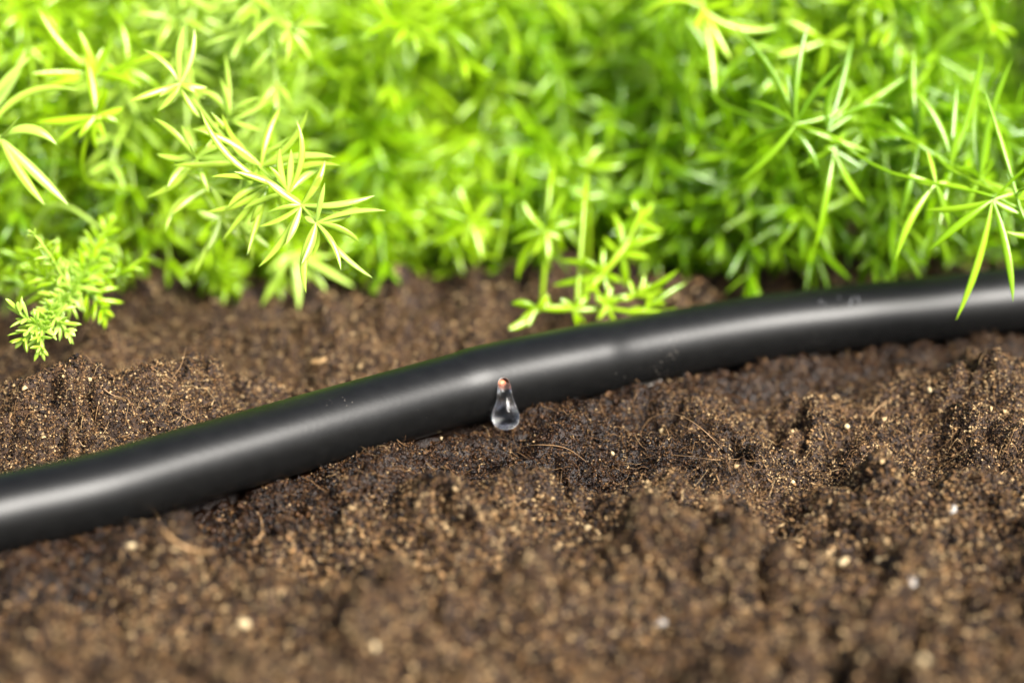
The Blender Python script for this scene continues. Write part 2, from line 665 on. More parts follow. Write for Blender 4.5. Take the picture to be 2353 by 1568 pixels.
# the drop is a clear skin of water: an inner face 0.3 mm inside the outer one
cen = np.array([axis[min(i//m, len(axis)-1)] if i < o0 else axis[0] for i in range(nv0)])
vec = cen-V
V = np.vstack([V, V+norm(vec)*np.minimum(0.22, 0.15*np.linalg.norm(vec, axis=1))[:, None]])
Vi = V[nv0:]
Vi[nn_*m] = V[nn_*m]+np.array([0, 0, 0.18])
Vi[nv0-1] = V[nv0-1]-np.array([0, 0, 0.16])
F = F+[tuple(v+nv0 for v in f[::-1]) for f in F]
drop = mesh_obj('water_drop', V, F, M_WATER)
bm = bmesh.new()
bm.from_mesh(drop.data)
bmesh.ops.recalc_face_normals(bm, faces=bm.faces)
bm.to_mesh(drop.data)
bm.free()
recentre(drop, hole_p)
tag(drop, 'clear pear shaped water drop hanging from the outlet hole of the black hose', 'water drop')

# ------------------------------------------------------------------ soil
MOUNDS = [(hole_p[0]+1, hole_p[1]-7, 10, 7, -5.5)]    # x, y, sx, sy, height; a pit under the drop


def mound(px, py, sx, sy, h, z=0):
    g = G(px, py, z)
    MOUNDS.append((g[0], g[1], sx, sy, h))


mound(250, 985, 25, 12, 14.0)                 # crumbly heap behind the hose on the left
mound(60, 1010, 16, 12, 6)
mound(470, 935, 8, 8, 2.5)
mound(120, 870, 22, 14, 3.5)
mound(600, 760, 40, 20, 3.0)
mound(1000, 800, 30, 14, 2.0)
mound(520, 1175, 15, 10, -9.0)                 # hollow in front of the hose
mound(420, 1165, 11, 9, -4)
mound(330, 1320, 26, 7, 1.5)
mound(800, 1130, 13, 9, 5.0)
mound(1010, 1110, 16, 9, 5.5)
mound(1150, 1190, 14, 10, 3.0)
mound(1290, 1090, 12, 8, -3.0)
mound(1530, 1035, 8, 6, 4.0)
mound(1700, 1065, 10, 7, 2.5)
mound(1620, 1010, 9, 5, -2.5)
mound(2050, 960, 34, 12, 5.5)
mound(2250, 900, 30, 10, 4.5)
mound(1850, 1150, 24, 14, 3.0)
mound(1840, 900, 12, 8, -3.5)
mound(1230, 1300, 14, 7, -5)
mound(1830, 1240, 16, 6, -5)
mound(700, 1290, 12, 7, -3.5)
mound(950, 1360, 14, 6, -4.5)
mound(2100, 1080, 9, 6, -4.5)
mound(1330, 1480, 16, 6, -5)
mound(2000, 1500, 16, 6, -5)
mound(150, 1400, 16, 6, -4)
mound(2150, 1190, 30, 16, 3.5)
mound(1250, 1370, 30, 12, 2.5)
mound(700, 1400, 34, 12, 3.0)
mound(1900, 1420, 30, 10, -3.0)
mound(1700, 1330, 26, 9, 2.5)
mound(300, 1450, 30, 8, -2.0)
mound(2200, 1400, 22, 10, -2.5)


def hose_dist(x, y):
    H = HP[::6]
    out = np.empty(x.shape)
    zc = np.empty(x.shape)
    xf, yf = x.ravel(), y.ravel()
    o1, o2 = np.empty(len(xf)), np.empty(len(xf))
    for s in range(0, len(xf), 60000):
        dx = xf[s:s+60000, None]-H[None, :, 0]
        dy = yf[s:s+60000, None]-H[None, :, 1]
        d = dx*dx+dy*dy
        j = np.argmin(d, 1)
        T = HT[::6][j]
        ddx, ddy = dx[np.arange(len(j)), j], dy[np.arange(len(j)), j]
        side = ddx*T[:, 1]-ddy*T[:, 0]          # positive on the camera side
        o1[s:s+60000] = side/np.hypot(T[:, 0], T[:, 1])
        o1[s:s+60000] = np.where(np.sqrt(d[np.arange(len(j)), j]) > np.abs(o1[s:s+60000])+6, 99, o1[s:s+60000])
        o2[s:s+60000] = H[j, 2]
    return o1.reshape(x.shape), o2.reshape(x.shape)


def soil_h(x, y, hd=None):
    x = np.asarray(x, float)
    y = np.asarray(y, float)
    h = np.zeros_like(x)
    for (mx_, my_, sx, sy, a) in MOUNDS:
        h += a*np.exp(-((x-mx_)/sx)**2-((y-my_)/sy)**2)
    far = 1/(1+((np.abs(x)/420)**4+(np.abs(y)/520)**4))
    wx = perlin(x/7+3, y/7)*2.2
    wy = perlin(x/7, y/7+9)*2.2
    h += perlin(x/46, y/46)*4.2
    h += perlin(x/17+5, y/17)*4.0
    c = np.clip(perlin(x/24+31, y/24+7)*1.4+0.65, 0.15, 1.2)
    fgd = 1+0.45/(1+np.exp((y+50)/8))
    h += domes((x+wx)/9.5, (y+wy)/8.5)*5.4*c*fgd
    h += domes((x+wx)/4.3+40, (y+wy)/4.0)*2.3*c*fgd**1.2
    h += domes((x+wx*.6)/2.0+80, (y+wy*.6)/2.0)*1.2
    h += np.clip(perlin(x/12+13, y/9+77)-0.1, -.6, .6)*4.5
    h += domes(x/0.95+10, y/0.95+60)*0.5
    h -= np.clip(perlin(x/5.5+70, y/5.5)-0.05, 0, 1)*6.5*c*fgd        # pits between crumbs
    h -= 3.3
    h = h*np.clip(far*1.3, 0, 1)
    if hd is None:
        hd = hose_dist(x, y)
    d, zc = hd
    ad = np.abs(d)
    # soil nestles against the hose and never stands through it
    near = np.exp(-((ad-8)/np.where(x < -40, 10.0, 7.0))**2)
    h = h*(1-0.72*near)+near*(1.0+0.8/(1+np.exp(-(x-20)/15)))
    fr = np.exp(-((d-10)/6.5)**2)
    h += fr*(0.3+(2.2*(x > 0))*np.clip(np.abs(x)/110, 0, 1)**1.5+1.6*perlin(x/5.0, y/5.0+55))
    lim = zc-np.sqrt(np.clip(8.25**2-ad**2, 0, None))-0.15
    h = np.where(ad < 8.25, np.minimum(h, np.maximum(lim, -3.0)), h)
    return h


def stretch(lo, hi, step, far):
    core = np.arange(lo, hi+step/2, step)
    out = []
    s, p = step, hi
    while p < far:
        s *= 1.16
        p += s
        out.append(p)
    neg = []
    s, p = step, lo
    while p > -far:
        s *= 1.16
        p -= s
        neg.append(p)
    return np.r_[neg[::-1], core, out]


gx = stretch(-150, 150, 0.42, 60000)
gy = stretch(-150, 120, 0.42, 60000)
XX, YY = np.meshgrid(gx, gy)
HD = hose_dist(XX, YY)
ZZ = soil_h(XX, YY, HD)
rs = np.random.RandomState(11)
core = (np.abs(XX) < 152) & (YY > -152) & (YY < 122)
XJ = XX+core*(rs.rand(*XX.shape)-.5)*0.22
YJ = YY+core*(rs.rand(*XX.shape)-.5)*0.22
ny_, nx_ = XX.shape
VS = np.stack([XJ, YJ, ZZ], -1).reshape(-1, 3)
ii, jj = np.meshgrid(np.arange(ny_-1), np.arange(nx_-1), indexing='ij')
FS = np.stack([ii*nx_+jj, ii*nx_+jj+1, (ii+1)*nx_+jj+1, (ii+1)*nx_+jj], -1).reshape(-1, 4)


def wet_shade_mask(x, y):
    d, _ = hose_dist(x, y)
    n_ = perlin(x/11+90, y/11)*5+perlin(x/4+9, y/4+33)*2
    w = 1/(1+np.exp((np.abs(d-6)-17-n_*1.4)/2.2))  # damp band, widened to paint in the hose's shadow along its front
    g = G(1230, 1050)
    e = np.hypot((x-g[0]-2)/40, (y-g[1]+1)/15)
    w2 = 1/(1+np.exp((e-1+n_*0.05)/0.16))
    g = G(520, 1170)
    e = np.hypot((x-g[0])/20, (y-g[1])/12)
    w3 = 1/(1+np.exp((e-1+n_*0.05)/0.16))  # damp hollow with its shade painted in
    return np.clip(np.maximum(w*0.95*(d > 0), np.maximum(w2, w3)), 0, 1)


tintS = 0.05+0.24*(perlin(VS[:, 0]/8, VS[:, 1]/8)*.5+.5)  # sheet painted darker than its grains, so the gaps read as shade
parts = [(VS, FS)]
FC = VS[FS].mean(axis=1)
_a = VS[FS[:, 2]]-VS[FS[:, 0]]
_b = VS[FS[:, 3]]-VS[FS[:, 1]]
FA = 0.5*np.linalg.norm(np.cross(_a, _b), axis=1)
tints = [tintS]
wet_shades = [wet_shade_mask(VS[:, 0], VS[:, 1])]


def crumbs(N, xr, yr, smin, smax, seed, elong=1.0, flat=0.7, lift=0.25, keepf=None, tlo=0.0, thi=0.84, bright=0.02):
    rs = np.random.RandomState(seed)
    m_ = (FC[:, 0] > xr[0]) & (FC[:, 0] < xr[1]) & (FC[:, 1] > yr[0]) & (FC[:, 1] < yr[1])
    m_ &= np.abs(FC[:, 0]) < 118+0.3*(FC[:, 1]+110)
    ids = np.nonzero(m_)[0]
    cs = np.cumsum(FA[ids])
    pick = ids[np.searchsorted(cs, rs.rand(N)*cs[-1]).clip(0, len(ids)-1)]
    u_, v_ = rs.rand(N, 1), rs.rand(N, 1)
    q_ = FS[pick]
    pt = (VS[q_[:, 0]]*(1-u_)+VS[q_[:, 1]]*u_)*(1-v_)+(VS[q_[:, 3]]*(1-u_)+VS[q_[:, 2]]*u_)*v_
    d, zc = hose_dist(pt[:, 0], pt[:, 1])
    pt = pt[np.abs(d) > 5.0]
    x, y, z = pt[:, 0], pt[:, 1], pt[:, 2]
    N = len(x)
    s = smin*(smax/smin)**(rs.rand(N)**1.7)
    sx = s*(1+(elong-1)*rs.rand(N))
    sy = s*(0.6+0.4*rs.rand(N))/np.sqrt(max(elong*0.6, 1))
    sz = s*flat*(0.6+0.6*rs.rand(N))/np.sqrt(max(elong*0.6, 1))
    A = norm(rs.randn(N, 3)*np.array([1, 1, 0.75]))
    Bv = norm(np.cross(A, norm(rs.randn(N, 3))))
    Cv = np.cross(A, Bv)
    # three rings of four and two tips: a small irregular grain
    loc = []
    q = [(-1, 0, 0)]
    for t, rr in ((-.5, .85), (.35, 1.0)):
        for k4 in range(4):
            an = k4*math.pi/2+t
            q.append((t, rr*math.cos(an), rr*math.sin(an)))
    q.append((1, 0, 0))
    q = np.array(q)
    L = q[None]+rs.randn(N, 10, 3)*0.16
    V = (np.stack([x, y, z+lift*s], -1)[:, None, :] + (L[..., 0]*sx[:, None])[..., None]*0.5*A[:, None]
         + (L[..., 1]*sy[:, None])[..., None]*0.5*Bv[:, None] + (L[..., 2]*sz[:, None])[..., None]*0.5*Cv[:, None])
    f = [(0, 2, 1, 1), (0, 3, 2, 2), (0, 4, 3, 3), (0, 1, 4, 4)]
    quads = []
    for k4 in range(4):
        a_, b_ = 1+k4, 1+(k4+1) % 4
        quads.append((a_, b_, b_+4, a_+4))
    # tips are closed with quads that share the tip vertex of neighbouring sides
    tips = [(0, 1, 2, 3), (0, 3, 4, 1), (9, 7, 6, 5), (9, 5, 8, 7)]
    f = np.array(quads+tips)
    F = (f[None]+(np.arange(N)*10)[:, None, None]).reshape(-1, 4)
    t = tlo+(thi-tlo)*rs.rand(N)**1.45
    br = rs.rand(N) < bright
    t = np.where(br, 0.75+0.3*rs.rand(N), t)
    w = wet_shade_mask(x, y)*np.where(br, 0.4, 1)
    return V.reshape(-1, 3), F, np.repeat(t, 10), np.repeat(w, 10)


def add_crumbs(*a, **k):
    V, F, t, w = crumbs(*a, **k)
    parts.append((V, F))
    tints.append(t)
    wet_shades.append(w)


add_crumbs(240000, (-140, 140), (-50, 58), 0.24, 0.95, 21, elong=2.6)
add_crumbs(150000, (-140, 140), (-50, 58), 0.22, 0.75, 22, elong=1.3, lift=.4)
add_crumbs(110000, (-120, 120), (-130, -46), 0.35, 1.3, 23, elong=1.8, lift=.35, bright=0.02)
add_crumbs(52000, (-120, 120), (-135, -34), 0.6, 1.9, 25, elong=2.2, lift=.3, bright=0.015, thi=0.80)
add_crumbs(5000, (-140, 140), (-40, 58), 0.7, 1.7, 26, elong=1.4, lift=.35, bright=0.015)
add_crumbs(45000, (-160, 160), (58, 150), 0.6, 2.0, 24, elong=2.0)


def fibres(N, xr, yr, seed, lmin=2.0, lmax=7.0, r=0.055):
    rs = np.random.RandomState(seed)
    x = xr[0]+(xr[1]-xr[0])*rs.rand(N)
    y = yr[0]+(yr[1]-yr[0])*rs.rand(N)
    d, zc = hose_dist(x, y)
    k = (np.abs(d) > 8.8)
    x, y = x[k], y[k]
    N = len(x)
    z = soil_h(x, y)
    K = 8
    L = lmin+(lmax-lmin)*rs.rand(N)**2
    dr = norm(rs.randn(N, 3)*np.array([1, 1, .5]))
    p = np.stack([x, y, z+0.1], -1)
    path = [p]
    w = norm(rs.randn(N, 3))
    for k in range(K-1):
        dr = norm(dr+w*0.38+rs.randn(N, 3)*0.12)
        p = p+dr*(L/(K-1))[:, None]
        path.append(p)
    C = np.stack(path, 1)
    # keep them lying on the surface
    zz = soil_h(C[:, :, 0].ravel(), C[:, :, 1].ravel()).reshape(N, K)
    C[:, :, 2] = np.maximum(C[:, :, 2], zz+0.05)
    C[:, :, 2] = np.minimum(C[:, :, 2], zz+2.2)
    T = norm(np.gradient(C, axis=1))
    U = norm(np.cross(T, norm(rs.randn(N, 1, 3))))
    W = np.cross(T, U)
    a = np.arange(3)*2*math.pi/3
    rr = r*(0.5+rs.rand(N))[:, None]*np.r_[.5, np.ones(K-2), .4][None]
    V = C[:, :, None, :]+rr[:, :, None, None]*(np.cos(a)[None, None, :, None]*U[:, :, None, :]+np.sin(a)[None, None, :, None]*W[:, :, None, :])
    i, j = np.meshgrid(np.arange(K-1), np.arange(3), indexing='ij')
    f = np.stack([i*3+j, i*3+(j+1) % 3, (i+1)*3+(j+1) % 3, (i+1)*3+j], -1).reshape(-1, 4)
    F = (f[None]+(np.arange(N)*K*3)[:, None, None]).reshape(-1, 4)
    t = 0.35+0.4*rs.rand(N)
    parts.append((V.reshape(-1, 3), F))
    tints.append(np.repeat(t, K*3))
    wet_shades.append(np.repeat(wet_shade_mask(x, y)*.6, K*3))


fibres(8000, (-130, 130), (-45, 60), 31)
fibres(1500, (-110, 110), (-120, -40), 32, 2, 6, 0.09)
V, F = merge(parts)
soil = mesh_obj('soil', V, F, M_SOIL, tint=np.concatenate(tints))
wa = soil.data.attributes.new('wet_shade', 'FLOAT', 'POINT')
wa.data.foreach_set('value', np.concatenate(wet_shades).astype(np.float32))
tag(soil, 'dark brown crumbly peat soil', kind='structure')


def sz_at(x, y):
    return float(soil_h(np.array([[x]]), np.array([[y]]))[0, 0])


def on_soil(px, py):
    """where the line of sight meets the soil"""
    d = ray(px, py)
    t = np.linspace(300, 620, 1200)
    pts = CAM+d[None]*t[:, None]
    h = soil_h(pts[:, 0][None], pts[:, 1][None])[0]
    k = np.argmax(pts[:, 2] < h)
    return pts[k]


# ------------------------------------------------------------------ seeds, chips and roots on the soil
SEEDS = [
    (1540, 1185, 1.55, (1.35, .8, .75), 0.3, 'small cream seed below the drop, in the sharp strip of soil at right of centre'),
    (1352, 1217, 1.75, (1.25, .95, .85), -0.5, 'rounded cream seed down left of the sharpest seed in the middle foreground'),
    (1940, 1298, 2.9, (1.5, .8, .75), 0.9, 'large pale oval seed, the biggest and whitest in the right foreground'),
    (1378, 1330, 1.6, (1.2, .9, .8), 0.4, 'blurred buff seed in the foreground below the water drop, just right of centre'),
    (560, 1437, 2.1, (1.2, .9, .9), 0.2, 'blurred cream seed in the soil of the lower left foreground'),
    (300, 1255, 1.9, (1.1, .9, .9), 0.1, 'tan round seed near the curled dry root at lower left'),
    (1520, 992, 1.25, (1.1, .9, .9), 0.2, 'small yellowish seed on top of the little dark soil heap right of the drop'),
    (1945, 982, 1.3, (1.1, 1, .9), 0.5, 'small round cream seed on the bright soil slope at right'),
    (2018, 1290, 1.3, (1.1, 1, .9), 0.5, 'tiny shiny cream seed just right of the big white oval seed'),
    (2120, 1520, 2.0, (1.2, .9, .9), 1.1, 'very blurred pale seed at the bottom edge of the soil, right'),
    (1407, 1043, 0.9, (1.2, .9, .9), 0.0, 'tiny pale seed in the dark damp soil right of the water drop'),
    (1820, 1110, 1.3, (1, 1, .9), 0.0, 'dull cream seed half sunk in the soil at middle right'),
    (1015, 1010, 1.0, (1.3, .8, .8), 0.4, 'small buff seed on the damp soil close under the hose left of the drop'),
    (2135, 900, 1.5, (1.2, .9, .8), 0.4, 'soft cream grain on the soil behind the bright slope at far right'),
    (860, 1490, 1.8, (1.2, .9, .8), 0.4, 'blurred brownish cream seed at the bottom edge left of centre'),
]
for i, (px, py, s, sc, rz, lab) in enumerate(SEEDS):
    q = on_soil(px, py)
    V, F = sphere_arrays((0, 0, 0), s*0.5, 20, 14, sc, 0.05, i, rot=(0.2*i, 0.1*i, rz))
    o = mesh_obj('seed', V, F, M_SEED)
    o.location = (q+np.array([0, 0, s*0.22]))*S
    tag(o, lab, 'seed', 'pale seeds scattered on the soil')

CHIPS = [
    (2105, 1325, 6.0, 2.2, 0.9, 'large grey wood chip lying blurred in the right foreground soil'),
    (2188, 1185, 3.8, 1.4, 1.2, 'narrow bluish grey splinter standing in the soil at right'),
    (1530, 1425, 4.2, 1.8, 0.5, 'dark grey chip at the bottom of the soil right of centre'),
    (732, 832, 4.0, 2.0, -0.4, 'orange tan bark flake on the soil behind the hose, left of the drop'),
    (1495, 885, 5.0, 1.5, 0.1, 'pale grey brown chip tucked against the front foot of the hose'),
]
for i, (px, py, l, w, rz, lab) in enumerate(CHIPS):
    rs = np.random.RandomState(40+i)
    q = on_soil(px, py)
    K = 9
    t = np.linspace(-.5, .5, K)
    V = []
    for k in range(K):
        ww = w*0.5*(1-(abs(t[k])*1.8)**3*0.8)*(0.8+.4*rs.rand())
        hh = w*0.16*(0.7+.5*rs.rand())
        for a in range(8):
            an = a*math.pi/4
            V.append((t[k]*l, ww*math.cos(an)*(1+.1*rs.randn()), hh*math.sin(an)+0.12*l*(t[k]**2)))
    F = [(k*8+a, k*8+(a+1) % 8, (k+1)*8+(a+1) % 8, (k+1)*8+a) for k in range(K-1) for a in range(8)]
    F += [tuple(range(7, -1, -1)), tuple((K-1)*8+a for a in range(8))]
    o = mesh_obj('wood_chip', np.array(V), F, M_ROOT if i == 3 else M_GRIT)
    o.location = (q+np.array([0, 0, w*0.2]))*S
    o.rotation_euler = (0.5, -0.35 if i != 1 else -0.9, rz)
    tag(o, lab, 'wood chip', 'bits of wood in the soil')

ROOTS = [
    ('dry_root', [(360, 1180, 0.3), (375, 1218, 1.2), (412, 1250, 1.3), (455, 1268, 1.0), (487, 1268, .6)], 0.42, M_ROOT, 'curled tan dry root in the hollow in front of the hose at lower left'),
    ('dry_root', [(590, 1175, .5), (600, 1192, .8), (602, 1225, .9), (580, 1245, .7), (545, 1256, .4)], 0.16, M_ROOT, 'short thin tan root right of the curled root'),
    ('root_hair', [(1475, 985, 0.5), (1495, 960, 3.0), (1540, 951, 5.5), (1590, 972, 4.5), (1635, 1008, 2.5), (1675, 1050, 0.4)], 0.085, M_HAIR, 'fine pale root hair arching over the little soil heap right of the drop'),
    ('root_hair', [(1545, 1045, 0.4), (1590, 1049, 1.5), (1640, 1056, 1.5), (1700, 1054, .5)], 0.07, M_HAIR, 'fine root hair lying level under the arched hair'),
    ('root_hair', [(1180, 1028, .3), (1240, 1022, 1.6), (1300, 1030, 2.0), (1350, 1062, .5)], 0.08, M_HAIR, 'brown bent root fibre on the damp soil straight under the drop'),
    ('root_hair', [(1995, 960, .3), (2015, 938, 1.4), (2036, 918, 2.2)], 0.14, M_HAIR, 'straight straw coloured fibre sticking up on the right slope'),
    ('root_hair', [(1770, 950, .2), (1775, 915, 2), (1768, 880, 3.5)], 0.07, M_HAIR, 'upright thin hair on the soil right of the arched hair'),
    ('root_hair', [(1455, 870, .2), (1462, 905, 1.5), (1440, 935, .2)], 0.06, M_HAIR, 'tiny upright hair on the soil close to the hose right of the drop'),
    ('root_hair', [(1645, 1090, .2), (1660, 1130, .9), (1664, 1160, .2)], 0.14, M_HAIR, 'short pale fibre hanging down the clod below the arched hair'),
    ('root_hair', [(225, 880, .4), (255, 905, .8), (290, 915, .3)], 0.08, M_HAIR, 'thin straight fibre on the crumbly heap behind the hose at left'),
    ('root_hair', [(420, 958, .3), (440, 965, 2.0), (455, 990, .4)], 0.08, M_HAIR, 'hooked hair at the right foot of the heap behind the hose'),
    ('root_hair', [(395, 870, .3), (418, 840, 3), (432, 800, 6)], 0.06, M_HAIR, 'long thin hair rising from behind the soil heap at left'),
]
for name, pts, r, mt, lab in ROOTS:
    pp = []
    for (px, py, lift) in pts:
        # lift is measured off the soil beneath the hair, so look for a point of that height on the line of sight
        q = on_soil(px, py+lift*9)
        pp.append(q+np.array([0, 0, lift]))
    path = spline(pp, 40)
    rr = r*np.r_[np.linspace(.6, 1, 20), np.linspace(1, .35, 20)]*(1+.25*perlin(np.arange(40)/4., np.zeros(40)+r*50))
    V, F = tube_arrays(path, rr, 8)
    o = mesh_obj(name, V, F, mt)
    recentre(o, pp[0])
    tag(o, lab, 'root', 'dry roots and hairs on the soil')

# ------------------------------------------------------------------ ferns
rnd = np.random.RandomState(5)


GL = norm(norm(np.array([sd.x, sd.y, sd.z]))-FW)     # a leaf face turned this way mirrors the sun


class Frond:
    def __init__(self):
        self.stem = []
        self.b, self.t, self.w, self.bd, self.sd, self.tn = [], [], [], [], [], []
        self.base = None

    def add_stem(self, path, r0, r1, m=6):
        path = np.asarray(path)
        if self.base is None:
            self.base = path[0]
        self.stem.append(tube_arrays(path, np.linspace(r0, r1, len(path)), m))

    def leaf(self, b, t, w, bend=None, side=None, tint=None):
        L = np.linalg.norm(t-b)
        self.b.append(b)
        self.t.append(t)
        self.w.append(w)
        self.bd.append(rnd.randn(3)*0.045*L if bend is None else bend)
        self.sd.append(norm(rnd.randn(3)) if side is None else side)
        self.tn.append(rnd.rand()*0.5+0.1 if tint is None else tint)

    def whorl(self, p, T, n, L, w, ang=65, jit=0.25, droop=0.0, shorten=0.35):
        u = norm(np.cross(T, norm(rnd.randn(3))))
        v = np.cross(T, u)
        a0 = rnd.rand()*6.28
        for k in range(n):
            az = a0+k*2*math.pi/n+rnd.randn()*jit
            an = math.radians(ang+rnd.randn()*11)
            d = norm(T*math.cos(an)+(u*math.cos(az)+v*math.sin(az))*math.sin(an)-np.array([0, 0, droop]))
            l = L*(1-shorten*rnd.rand())
            sdv = norm(np.cross(d, T)+rnd.randn(3)*0.3)
            if rnd.rand() < 0.3:
                sdv = norm(np.cross(d, GL)+rnd.randn(3)*0.12)
            self.leaf(p, p+d*l, w*(0.8+.4*rnd.rand()), T*l*0.08*rnd.rand()-np.array([0, 0, -0.05*l]), sdv)

    def branch(self, path, r0, r1, gap, n, L, w, ang=65, start=0.1, droop=0.0, side_p=0.0, side_len=20, tipL=0.55, depth=0):
        path = np.asarray(path)
        self.add_stem(path, r0, r1, 5 if depth else 6)
        seg = np.r_[0, np.cumsum(np.linalg.norm(np.diff(path, axis=0), axis=1))]
        tot = seg[-1]
        s = tot*start
        T = norm(np.gradient(path, axis=0))
        while s <= tot:
            p = np.array([np.interp(s, seg, path[:, k]) for k in range(3)])
            t = norm(np.array([np.interp(s, seg, T[:, k]) for k in range(3)]))
            f = s/tot
            ll = L*(1 if f < 0.6 else 1-(1-tipL)*(f-0.6)/0.4)
            self.whorl(p, t, n, ll, w, ang-25*max(0, (f-0.75)/0.25), droop=droop)
            if rnd.rand() < side_p*(1 if f < 0.85 else 0):
                u = norm(np.cross(t, norm(rnd.randn(3))))
                d = norm(t*0.55+u+np.array([0, -0.15, 0.1]))
                l2 = side_len*(0.5+0.8*rnd.rand())*(1-f*0.55)
                e = p+d*l2+np.array([0, 0, -l2*0.22])
                mid = p+d*l2*0.55
                self.branch(spline([p, mid, e], 8), r0*0.55, r1*0.7, gap, n, L*0.82, w*0.95, ang, 0.25, droop, 0, 0, tipL, depth+1)
            s += gap*(0.75+.5*rnd.rand())

    def build(self, root, mleaf, mstem, K=7, M=6, thick=0.34, blunt=0.0, label=None):
        loc = np.array(root.location)/S
        V, F = merge(self.stem)
        o = mesh_obj('frond', V-loc, F, mstem, tint=np.full(len(V), 0.45))
        o.parent = root
        if label:
            o['label'] = label
        V, F = leaves_arrays(self.b, self.t, self.w, self.bd, self.sd, K, M, thick, blunt)
        l = mesh_obj('leaves', V-loc, F, mleaf, tint=np.repeat(np.array(self.tn), K*M))
        l.parent = o
        return o


def plant(name, x, y, label, group='ferns behind the hose', cat='fern'):
    o = bpy.data.objects.new(name, None)
    COL.objects.link(o)
    o.location = (x*S, y*S, sz_at(x, y)*S if abs(x) < 400 and y < 500 else 0)
    o.empty_display_size = 0.01
    tag(o, label, cat, group)
    return o


Z1 = lambda x, y: (x*.4286, y*.4286)
Z2 = lambda x, y: (x*.3857+873.6, y*.3857+201.6)
Z3 = lambda x, y: (x*.4715+1478, y*.4715)
Z4 = lambda x, y: (x*.2572, y*.2572+470)


def star(fr, Z, node, tips, depth, w, dj=0.35, K=None, curl=0.07, dt=None, extra=3):
    """leaves from one node; tips in picture coordinates, each with its own depth"""
    nx, ny = Z(*node)
    b = P(nx, ny, depth)
    md_ = np.mean([np.linalg.norm(P(*Z(q[0], q[1]), depth)-b) for q in tips])
    for k in range(extra):
        d = norm(rnd.randn(3)*np.array([1, .8, .8])+FW*0.25)
        l = md_*rnd.uniform(.55, .95)
        fr.leaf(b, b+d*l, w*.8*(0.85+.3*rnd.rand()), rnd.randn(3)*l*.05, norm(np.cross(d, FW)+rnd.randn(3)*.5), dt)
    for i, tp in enumerate(tips):
        tx, ty = Z(tp[0], tp[1])
        flat = np.linalg.norm(P(tx, ty, depth)-b)
        gl = len(tp) > 2 and tp[2] == 'g'
        if gl:                                # a leaf lying square to the light: its face mirrors the sun
            t0 = P(tx, ty, depth)
            dz = float(np.clip(-np.dot(t0-b, GL)/np.dot(ray(tx, ty), GL), -0.7*flat, 0.7*flat))
        elif len(tp) > 2:
            dz = tp[2]
        else:
            dz = (rnd.rand()*2-1)*dj*flat
        t = P(tx, ty, depth+dz)
        d = norm(t-b)
        side = norm(np.cross(d, FW)+rnd.randn(3)*0.35)
        if rnd.rand() < 0.4:
            side = norm(np.cross(d, GL)+rnd.randn(3)*0.06)
        if gl:
            side = norm(np.cross(d, GL))
        bend = norm(np.cross(d, FW))*flat*curl*rnd.randn()+FW*flat*0.05*rnd.randn()
        if gl:
            bend = bend*0.4
        fr.leaf(b, t, w*(1.15 if gl else 0.85+.3*rnd.rand()), bend, side, dt)


def pstem(fr, Z, pts, r0, r1, root=None, n=30):
    """stem through picture points (x, y, depth); optionally rooted in the ground at root"""
    pp = []
    if root is not None:
        pp.append(np.array([root[0], root[1], sz_at(*root)-1.0]))
        a = P(*Z(pts[0][0], pts[0][1]), pts[0][2])
        mid = (pp[0]*0.55+a*0.45)
        mid[2] = max(a[2], 30)*0.9+8
        pp.append(mid)
    for (x, y, d) in pts:
        pp.append(P(*Z(x, y), d))
    path = spline(pp, n)
    fr.add_stem(path, r0, r1)
    return path


def arch(base, az, L, H, reach, sag, n=16):
    """an arching stem: rises, leans out to az and bows down"""
    s = np.linspace(0, 1, n)
    dx, dy = math.sin(az), -math.cos(az)
    out = reach*(s**1.25)
    z = H*np.sin(np.minimum(s*1.15, 1.6)*math.pi/2)-sag*s**3
    wig = np.cumsum(rnd.randn(n)*0.6)
    return np.stack([base[0]+dx*out-dy*wig*0.6, base[1]+dy*out+dx*wig*0.6, base[2]+z+wig*.2], 1)


# ---- left fern with the sharp spray
PL = plant('asparagus_fern', -95, 118, 'fern with the sharp pale lime spray hanging over the soil left of centre')
fr = Frond()
pstem(fr, Z1, [(1060, 560, 462), (1200, 740, 450), (1350, 860, 442), (1470, 970, 436), (1615, 1100, 431), (1695, 1195, 429)], 0.85, 0.28, (-88, 112))
w0 = 1.55
star(fr, Z1, (1695, 1195), [(2070, 1130), (1930, 1300), (1998, 1490), (1826, 1446), (1640, 1568), (1615, 1415), (1885, 1155), (1633, 1160)], 429, w0, .25)
star(fr, Z1, (1615, 1100), [(2010, 1048), (1972, 1130), (1800, 1148), (1388, 1214), (1386, 1430), (1530, 1312), (1742, 860), (1720, 945)], 431, w0, .25)
star(fr, Z1, (1545, 1035), [(1255, 920), (1500, 790), (1590, 645), (1560, 800), (1760, 880)], 433, w0, .3)
star(fr, Z1, (1440, 985), [(1325, 1365), (1190, 1292), (1217, 1115), (1075, 592), (1826, 888), (1100, 1135)], 436, w0, .3)
star(fr, Z1, (1400, 890), [(1505, 573), (1650, 590), (1800, 842), (1260, 1120), (1030, 690), (1190, 610)], 440, w0, .3)
star(fr, Z1, (1350, 865), [(930, 885), (1300, 1180), (1240, 720), (1560, 730), (1130, 600)], 443, w0, .3)
path = pstem(fr, Z1, [(1230, 790, 449), (1150, 830, 446), (1050, 850, 444)], 0.4, 0.3, n=8)
star(fr, Z1, (1050, 850), [(823, 633), (838, 826), (783, 1060), (898, 1002), (1330, 868), (1120, 1035), (1200, 780), (935, 880)], 444, w0*1.05, .3)
path = pstem(fr, Z1, [(1200, 740, 450), (1080, 590, 447), (965, 452, 443)], 0.4, 0.3, n=8)
